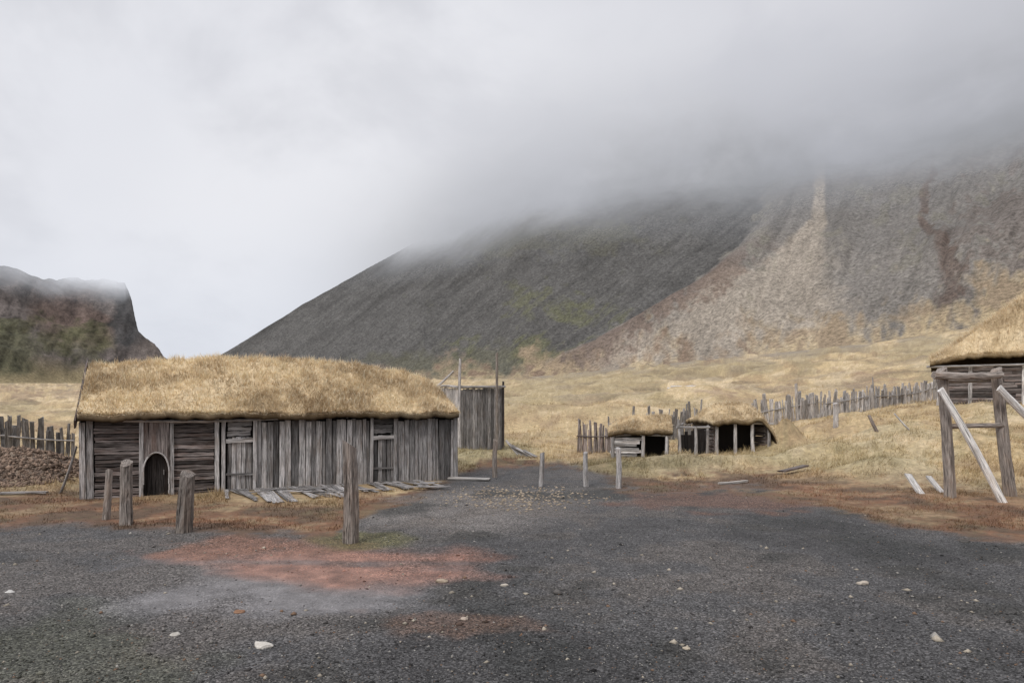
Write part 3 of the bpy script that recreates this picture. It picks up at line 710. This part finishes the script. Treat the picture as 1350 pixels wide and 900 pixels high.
# ---------------------------------------------------------------- small turf huts
def hut(label,px0,Y0,px1,Y1,W_,he,hr,open_px,posts,seed,hip=False,over=.25,slope_front=0,props=()):
    a=GP(px0,None,Y0); b=GP(px1,None,Y1); a.z=b.z=min(a.z,b.z); dd=(b-a); dd.z=0; L=dd.length; dd.normalize(); nn=Vector((-dd.y,dd.x,0))
    root=empty('turf_hut',a+dd*L/2+nn*W_/2,label,'hut')
    def w(s,t,z): return a+dd*s+nn*t+Z*z
    for (p,q) in ((w(0,W_,-.1),w(L,W_,-.1)),(w(0,.1,-.1),w(0,W_,-.1)),(w(L,.1,-.1),w(L,W_,-.1))):
        m=MB(); zc=0
        while zc<he:
            m.log(p+Z*(zc+.16),q+Z*(zc+.16+RU(-.02,.02)),.085,.075,n=7,segs=4,tint=RU(.6,1.4)); zc+=.15
        m.build('log_wall',M_WD,root)
    m=MB(); m.quad([w(.12,.4*W_,0),w(L-.12,.4*W_,0),w(L-.12,.4*W_,he),w(.12,.4*W_,he)]); m.build('shade_backing',M_DK,root)  # near-black sheet across the hut, painting its shaded interior
    sclose=L*open_px
    if sclose>.2:
        m=MB(); zc=.02
        while zc<he-.15:
            h=RU(.09,.15); e=RU(-.25,.2); m.plank(w(0-.05+RU(-.1,.1),-.03+RU(-.04,.04),zc+h/2),w(sclose+e,-.03+RU(-.04,.04),zc+h/2+RU(-.04,.04)),Z,h-.02,.05,RU(.5,1.5)); zc+=h
        m.build('front_boards',M_W,root)
    for s,ti,ex in posts:
        m=MB(); m.log(w(s*L,-.1,-.1),w(s*L+RU(-.05,.05),-.1,he+ex),.075,.065,n=8,segs=5,tint=ti); m.build('post',M_W,root)
    for s0_,z0_,s1_,z1_ in props:
        m=MB(); m.log(w(s0_*L,-.2,z0_),w(s1_*L,-.16,z1_),.04,.035,n=7,segs=5,tint=1.2); m.build('prop',M_W,root)
    m=MB(); m.log(w(-.15,-.1,he-.03),w(L*.55,-.1,he+.03),.06,.05,n=8,segs=6,tint=.9); m.build('front_beam',M_W,root)
    m=MB(); m.log(w(L*.45,-.13,he+.02),w(L+.2,-.1,he-.04),.05,.045,n=8,segs=6,tint=1.0); m.build('front_beam',M_W,root)
    def zf(S,T):
        u=np.clip(np.abs(T-W_*.5)/(W_*.5+over),0,1); z=he+.2+(hr-he)*(1-u**1.3)
        z=z+.03*np.sin(S*2.1+seed)+.02*np.sin(S*4.7+seed*2+T)
        if hip: e=np.clip((L+over-S)/.7,0,1); z=z-(1-np.sqrt(e))*hr*.6
        if slope_front: e=np.clip((S+over)/slope_front,0,1); z=z-(1-e*(2-e))*(hr-he)*.95*(1-u)-(1-e)**2*.12
        return z
    turf_roof(root,a,dd,nn,-over,L+over,-over,W_+over,zf,.2,80,44,10000,.13,.5,seed,.95,1.2)
    return root,w,L
hut('small turf-roofed log hut with pale stacked boards, left of the pair',808,28.4,880,28.0,2.2,.98,1.55,.5,((.0,.8,-.05),(.55,1.3,0),(.97,1.3,.1)),3,False,.2,1.1)
hut('open-fronted turf-roofed shelter with a thick grass hump at its right end',944,28.4,1012,28.7,2.3,1.3,1.95,0,((.0,1.0,.05),(.35,1.2,0),(.70,1.4,.1),(1.0,.7,0)),9,True,.28,1.1)
fr=empty('pole_shelter',G2(908,27.6),'dark pole framework standing between the two small turf huts','framework')
for px,Y,h in ((896,27.6,1.6),(917,27.7,1.2),(932,28.1,1.15),(898,29.2,1.4)):
    m=MB(); p=G2(px,Y); m.log(p-Z*.1,p+Z*h+Vector((RU(-.05,.05),0,0)),.065,.055,n=8,segs=5,tint=RU(.6,1.1)); m.build('post',M_W,fr)
m=MB(); m.log(G2(892,27.55,1.3),G2(935,27.9,1.08),.05,.045,tint=.8); m.build('crossbar',M_W,fr)
m=MB(); m.log(G2(894,27.5,1.4),G2(900,29.4,1.35),.05,.045,tint=.7); m.build('crossbar',M_W,fr)
m=MB(); p0=G2(896,28.6);p1=G2(934,28.8); s=0
while s<1.15:
    m.plank(p0+(p1-p0)*(s/1.15),p0+(p1-p0)*(s/1.15)+Z*RU(.9,1.1),Vector((1,0,0)),.14,.03,RU(.08,.25)); s+=.13
m.build('back_boards',M_WD,fr)  # boards tinted almost black to paint in the shaded interior
# ---------------------------------------------------------------- right turf house
rhO=PT(1237,530,34); rhO.z=G1(rhO.x,rhO.y)
rd=(Vector((.85,-.53,0))).normalized(); rn=Vector((-rd.y,rd.x,0)); he=CAMH+(HY-484)/F*34-rhO.z
rh=empty('turf_house',rhO+rd*3+rn*3,'turf house on the grassy rise at the right edge, dark board walls','house')
def w2(s,t,z): return rhO+rd*s+rn*t+Z*z
m=MB(); zc=-.9
while zc<he-.05:
    h=RU(.11,.18); s=0
    while s<8.2:
        l=RU(1.8,3.2); m.plank(w2(s,RU(-.03,.02),zc+h/2+RU(-.02,.02)),w2(min(s+l,8.6),RU(-.03,.02),zc+h/2+RU(-.02,.02)),Z,h-.02,.06,RU(.4,1.7),jit=.15); s+=l
    zc+=h
m.build('board_wall',M_WD,rh)
m=MB(); zc=-.4
while zc<he:
    m.plank(w2(0,0,zc+.1),w2(0,6,zc+.1),Z,.17,.06,RU(.4,1.2)); zc+=.19
m.build('side_wall',M_WD,rh)
m=MB(); m.quad([w2(.1,.1,-.8),w2(8.5,.1,-.8),w2(8.5,.1,he+.1),w2(.1,.1,he+.1)]); m.quad([w2(.1,.1,-.5),w2(.1,6,-.5),w2(.1,6,he),w2(.1,.1,he)]); m.build('shade_backing',M_DK,rh)  # near-black sheets behind the boards, painted interior shade
for s,ti in ((.0,1.0),(1.3,.9),(3.4,1.5),(6,1)):
    m=MB(); m.plank(w2(s,-.09,-.6),w2(s+.03,-.09,he),rd,.16,.06,ti); m.build('wall_post',M_W,rh)
def zf2(S,T):
    u=np.clip(np.abs(T-3)/3.45,0,1); e=np.clip((S+.35)/5.6,0,1)
    a_=1-u**1.15; b_=e**1.1
    k=.10; hh=-k*np.log(np.exp(-a_/k)+np.exp(-b_/k))
    return he+.2+4.5*(hh+k*.69)
turf_roof(rh,rhO,rd,rn,-.35,8.8,-.4,6.4,zf2,.22,130,90,34000,.22,.5,5,1.0)
m=MB(); m.log(w2(-.5,-.3,he+.02),w2(8.8,-.3,he+.05),.06,.05,tint=.9); m.build('eave_pole',M_W,rh)

# ---------------------------------------------------------------- timber gantry at right
lf=empty('timber_gantry',GP(1290,658),'tall rough log gantry with two uprights at the right edge of the yard','gantry')
def lg(name,a,b,r0,r1,mat=M_P,ti=1.15,lab=None,seg=14):
    m=MB(); m.log(a,b,r0,r1,n=14,segs=seg,tint=ti,jit=.13,bend=.02); o=m.build(name,mat,lf)
    if lab: o['label']=lab
Yf_=16.1
lg('upright',PT(1253,664,Yf_),PT(1241,487,Yf_),.125,.11)
lg('upright',PT(1333,662,Yf_+.1),PT(1313,487,Yf_+.1),.135,.115)
lg('crossbar',PT(1231,494,Yf_-.2),PT(1319,494,Yf_-.15),.095,.085,ti=1.4)
lg('crossbar',PT(1236,500,Yf_+1.5),PT(1320,497,Yf_+1.5),.09,.08,ti=1.0)
lg('rung',PT(1252,562,Yf_),PT(1322,561,Yf_),.06,.055)
lg('rung',PT(1258,659,Yf_),PT(1330,658,Yf_),.045,.04)
lg('upright',PT(1333,655,Yf_+1.4),PT(1311,492,Yf_+1.4),.10,.09,ti=.7)
lg('brace',PT(1329,676,15.3),PT(1240,513,15.75),.085,.07,M_WL,1.3,'bleached diagonal brace log')
lg('brace',PT(1430,618,15.8),PT(1317,511,15.8),.08,.07,M_WL,1.3,'bleached diagonal brace log running out of view')
def board(a,b,w,label,mat=M_WL,wd=Vector((1,0,0)),ti=.9):
    m=MB(); m.plank(a,b,wd,w,.05,ti,segs=5); o=m.build('loose_board',mat,None,Vector(a)); tag(o,label,'board')
board(PT(1220,659,16.6),PT(1197,625,17.6),.16,'short bleached board tilted on the grass, left of its neighbour by the log gantry')
board(PT(1247,655,16.8),PT(1224,628,17.8),.13,'short bleached board touching the foot of the log gantry')
board(G2(948,19.2,.04),G2(985,19.7,.05),.1,'thin pale board lying flat on the gravel ahead of the open shelter',wd=Vector((0,1,0)))
board(G2(1030,21.4,.10),G2(1062,21.8,.16),.3,'dark flat slab of wood at the edge of the brown grass',M_WD,Vector((0,1,0)),1.0)
board(G2(0,16.8,.04),G2(62,17.0,.05),.12,'grey board lying flat before the stone heap',M_W,Vector((0,1,0)))
for k in range(6):
    m=MB(); a=G2(880+k*4.5,75+RU(-.5,.5),.2+.12*(k%3)); m.log(a,a+Vector((RU(1.2,2.4),RU(-.5,.5),RU(-.1,.2))),.13,.1,n=6,segs=2,tint=1.1)
    o=m.build('driftwood_log',M_WL,None,a); tag(o,'small pale log in the heap far up on the grass slope','log','logs heaped far up the slope')

# ---------------------------------------------------------------- stones
def stone_geo(c,s,fl=.6):
    import bmesh
    bm=bmesh.new(); bmesh.ops.create_icosphere(bm,subdivisions=2,radius=1)
    sd=R()*100; V=[]
    for v in bm.verts:
        k=1+.35*(float(vn(v.co.x*1.7+sd,v.co.y*1.7+v.co.z*2.3,3))-.5)*2
        V.append((v.co.x*k*s,v.co.y*k*s*.75,v.co.z*k*s*fl*.7))
    Fc=[tuple(x.index for x in f.verts) for f in bm.faces]; bm.free()
    return V,Fc
for px,py,wp,cl,lab in ((347,852,26,(.60,.56,.50),'largest white stone on the dark gravel in the near foreground'),
    (13,783,11,(.58,.56,.53),'small white stone at the left edge of the gravel'),
    (232,838,14,(.48,.45,.40),'pale stone left of the large white one'),
    (613,816,12,(.46,.38,.31),'tan stone at the edge of the rusty patch'),
    (1137,770,16,(.46,.40,.33),'light tan stone on the right part of the gravel'),
    (665,771,11,(.48,.43,.36),'pale pebble-like stone near the middle of the gravel'),
    (316,806,14,(.28,.16,.10),'rust-orange stone below the red mud'),
    (582,766,16,(.40,.32,.24),'flat tan stone on the right rim of the red mud'),
    (1272,714,14,(.10,.092,.085),'dark stone in the gravel before the log gantry'),
    (905,853,10,(.46,.39,.30),'yellowish small stone in the front gravel, right of centre')):
    p=GP(px,py); s=wp/F*p.y/2; V,Fc=stone_geo(p,s); V=[(a+p.x,b+p.y,c+p.z+s*.12) for a,b,c in V]
    o=mk('stone',V,Fc,M_ST,None,{'Col':('FLOAT_COLOR',np.ones((len(V),3))*np.array(cl))},False,p); tag(o,lab,'stone','larger stones on the gravel')
for px,Y,s,lab in ((1213,62,.9,'dark boulder on the slope just left of the right-hand turf house'),):
    p=G2(px,Y); V,Fc=stone_geo(p,s); V=[(a+p.x,b+p.y,c+p.z+.1) for a,b,c in V]
    o=mk('boulder',V,Fc,M_ST,None,{'Col':('FLOAT_COLOR',np.ones((len(V),3))*C3(.09,.08,.07))},False,p); tag(o,lab,'boulder')
OCT=np.array([[1,0,0],[0,1,0],[-1,0,0],[0,-1,0],[0,0,1],[0,0,-1]],float)
OF=np.array([[0,1,4],[1,2,4],[2,3,4],[3,0,4],[1,0,5],[2,1,5],[3,2,5],[0,3,5]])
def pebbles(name,x,y,sz,cols,flat=.55,zoff=0):
    n=len(x); z=gz(x,y)
    V=OCT[None]*np.random.uniform(.6,1.3,(n,6,1)); V=V*sz[:,None,None]*np.array([1,.8,flat])
    V=V+np.random.normal(0,.12,(n,6,3))*sz[:,None,None]
    a=np.random.rand(n)*6.28; ca,sa=np.cos(a),np.sin(a)
    X=V[:,:,0]*ca[:,None]-V[:,:,1]*sa[:,None]; Yv=V[:,:,0]*sa[:,None]+V[:,:,1]*ca[:,None]
    V[:,:,0]=X+x[:,None]; V[:,:,1]=Yv+y[:,None]; V[:,:,2]+=(z+sz*.1+zoff)[:,None]
    Fc=(OF[None]+(np.arange(n)*6)[:,None,None]).reshape(-1,3)
    return mk(name,V.reshape(-1,3),Fc,M_ST,None,{'Col':('FLOAT_COLOR',np.repeat(cols,6,0))})
n=60000
inv=np.random.uniform(1/21,1/4.6,n); Y=1/inv; px=np.random.uniform(-120,1470,n); x=(px-CX)/F*Y
z=gz(x,Y); cG,gg,ww,_=gcol(x,Y,z)
keep=(gg<.35)&(np.random.rand(n)<np.clip(1-ww*.85,0,1)); x=x[keep];Y=Y[keep];cG=cG[keep]; n=len(x)
sz=np.exp(np.random.normal(math.log(.007),.45,n))*(1+Y*.02); k=np.random.rand(n)
big=k>.983; sz[big]*=np.random.uniform(1.5,3.2,big.sum())
cl=cG*np.random.uniform(.35,2.3,n)[:,None]; kk=np.random.rand(n)
cl[kk>.93]=C3(.32,.30,.27)*np.random.uniform(.6,1.3,((kk>.93).sum(),1)); cl[(kk>.89)&(kk<.93)]=C3(.21,.135,.09)
hb=big&(np.random.rand(n)>.55); cl[hb]=C3(.40,.35,.28)*np.random.uniform(.6,1.2,(hb.sum(),1))
o=pebbles('gravel',x,Y,sz,cl); tag(o,'loose grey and pale pebbles scattered over the dark gravel yard','gravel',None,'stuff')
n=10000; x=np.random.uniform(-17.5,-12.2,n); y=np.random.uniform(17,22.8,n); kp=heap(x,y)>.12; x=x[kp];y=y[kp];n=len(x); sz=np.exp(np.random.normal(math.log(.042),.4,n))
o=pebbles('rubble',x,y,sz,C3(.18,.128,.095)*np.random.uniform(.45,1.9,(n,1)),.8); tag(o,'brown rubble stones heaped before the left stake fence','rubble',None,'stuff')
n=620; px=np.random.normal(680,52,n); py=np.random.normal(655,8,n); py=np.clip(py,641,680); Y=F*CAMH/(py-HY); x=(px-CX)/F*Y
o=pebbles('wood_chips',x,Y,np.random.uniform(.015,.06,n),C3(.42,.34,.25)*np.random.uniform(.5,1.2,(n,1)),.4); tag(o,'pale wood chips strewn on the gravel right of the boardwalk','wood chips',None,'stuff')

# ---------------------------------------------------------------- ground grass
n=360000
inv=np.random.uniform(1/60,1/12.0,n); Y=1/inv; px=np.random.uniform(-140,1490,n); x=(px-CX)/F*Y
z=gz(x,Y); c_,g_,w_,st_=gcol(x,Y,z)
cl=fbm(x*1.4,Y*1.4,61,3)
keep=(g_>.5)&(np.random.rand(n)<(sm(.38,.6,cl)*.92+.06)*(1-.5*st_))
ls=(x-A.x)*d.x+(Y-A.y)*d.y; lt=(x-A.x)*nv.x+(Y-A.y)*nv.y
kk_=(ls-s_at(298))/(s_at(552)-s_at(298))
bwd=np.where((kk_>-.02)&(kk_<1.02),.2+(2.5-1.5*kk_),.1)
keep&=~((ls>-.1)&(ls<LH+.1)&(lt>-bwd)&(lt<HW))
keep&=heap(x,Y)<.15
x=x[keep];Y=Y[keep];z=z[keep];c_=c_[keep];st_=st_[keep];cl=cl[keep]; n=len(x)
D=np.stack([np.random.normal(.15,.45,n),np.random.normal(-.1,.4,n),np.random.uniform(.4,1,n)],1); D/=np.linalg.norm(D,axis=1)[:,None]
Lh=np.random.uniform(.06,.22,n)*(1-.6*st_)*(.8+Y*.012)*(.4+cl*1.2); Wd=np.random.uniform(.008,.016,n)*(.6+Y*.035)
cc=c_*np.random.uniform(.8,1.75,n)[:,None]
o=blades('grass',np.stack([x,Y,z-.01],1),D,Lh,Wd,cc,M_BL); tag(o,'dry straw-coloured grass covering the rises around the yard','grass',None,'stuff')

# ---------------------------------------------------------------- world
w=bpy.data.worlds.new('World'); scene.world=w; w.use_nodes=True; nt=w.node_tree; nt.nodes.clear(); n=N(nt)
SUN_EL=math.radians(46); SUN_AZ=math.radians(-150)
vec=n('ShaderNodeTexCoord').outputs['Generated']
sx=n('ShaderNodeSeparateXYZ'); n.l(vec,sx.inputs[0])
az=n.math('ARCTAN2',sx.outputs[0],sx.outputs[1]); el=n.math('ARCSINE',sx.outputs[2])
n1=n.noise(n.vscale(vec,(1,1,1.3)),1.5,3,.5,.2); n2=n.noise(n.vscale(vec,(1,1,1.4)),3.6,5,.55,.2); n3=n.noise(n.vscale(vec,(1,1,1.8)),9,5,.55,.4)
base=n.math('SMOOTH_MIN',n.math('MULTIPLY_ADD',az,.57,.29),n.math('MULTIPLY_ADD',az,.05,.29),.08)
dd=n.math('SUBTRACT',el,base)
dd=n.math('MULTIPLY_ADD',n.math('SUBTRACT',n2,.5),.18,dd)
low=n.mr(dd,-.04,.22,0,1)
toward=n.mr(az,-.42,-.02,0,1)
lowf=n.math('SUBTRACT',1,n.math('MULTIPLY',n.math('SUBTRACT',1,low),toward))
right=n.mr(az,-.22,.48,0,1)
hi=n.mix(right,(.80,.81,.86),(.55,.56,.62))
lo_=n.mix(right,(.38,.385,.40),(.34,.345,.365))
cA=n.mix(lowf,lo_,hi)
blob=n.math('MULTIPLY',n.mr(n1,.38,.66,0,1),lowf)
cA=n.mix(n.math('MULTIPLY',blob,.5),cA,(.92,.92,.95))
cA=n.mix(n.math('MULTIPLY',n.mr(n2,.42,.68,0,1),.36),cA,(.49,.50,.55))
cA=n.mix(n.math('MULTIPLY',n.mr(n3,.48,.75,0,1),.12),cA,(.78,.78,.82))
gap=n.math('MULTIPLY',n.mr(el,.05,.30,1,0),n.mr(az,-.30,-.12,1,0))
cA=n.mix(n.math('MULTIPLY',gap,.55),cA,(.72,.76,.85))
zen=n.mr(el,.55,1.2,1.0,2.1)
cA=n.mix(1,cA,n.grey(zen),'MULTIPLY')
sky=n('ShaderNodeTexSky',sky_type='NISHITA'); sky.sun_disc=False; sky.sun_elevation=SUN_EL; sky.sun_rotation=SUN_AZ
bg1=n('ShaderNodeBackground'); n.l(sky.outputs[0],bg1.inputs[0]); bg1.inputs[1].default_value=.06
bg2=n('ShaderNodeBackground'); n.l(cA,bg2.inputs[0]); bg2.inputs[1].default_value=1.0
mx=n('ShaderNodeMixShader'); mx.inputs[0].default_value=.95; n.l(bg1.outputs[0],mx.inputs[1]); n.l(bg2.outputs[0],mx.inputs[2])
o=n('ShaderNodeOutputWorld'); n.l(mx.outputs[0],o.inputs[0])
ld=bpy.data.lights.new('sun','SUN'); ld.energy=1.5; ld.angle=math.radians(11); ld.color=(1,.97,.94)
lo=bpy.data.objects.new('sun',ld); COL.objects.link(lo)
dirv=Vector((math.sin(SUN_AZ)*math.cos(SUN_EL),math.cos(SUN_AZ)*math.cos(SUN_EL),math.sin(SUN_EL)))
lo.rotation_euler=(-dirv).to_track_quat('-Z','Y').to_euler(); lo.location=(0,-5,30)
# ---------------------------------------------------------------- camera
cd=bpy.data.cameras.new('camera'); cd.lens=24; cd.sensor_width=36; cd.shift_y=(HY-450)/1350; cd.clip_end=6000; cd.clip_start=.1
co=bpy.data.objects.new('camera',cd); COL.objects.link(co); co.location=(0,0,CAMH); co.rotation_euler=(math.radians(90),0,0); scene.camera=co
scene.view_settings.view_transform='Standard'; scene.view_settings.look='None'; scene.view_settings.exposure=0
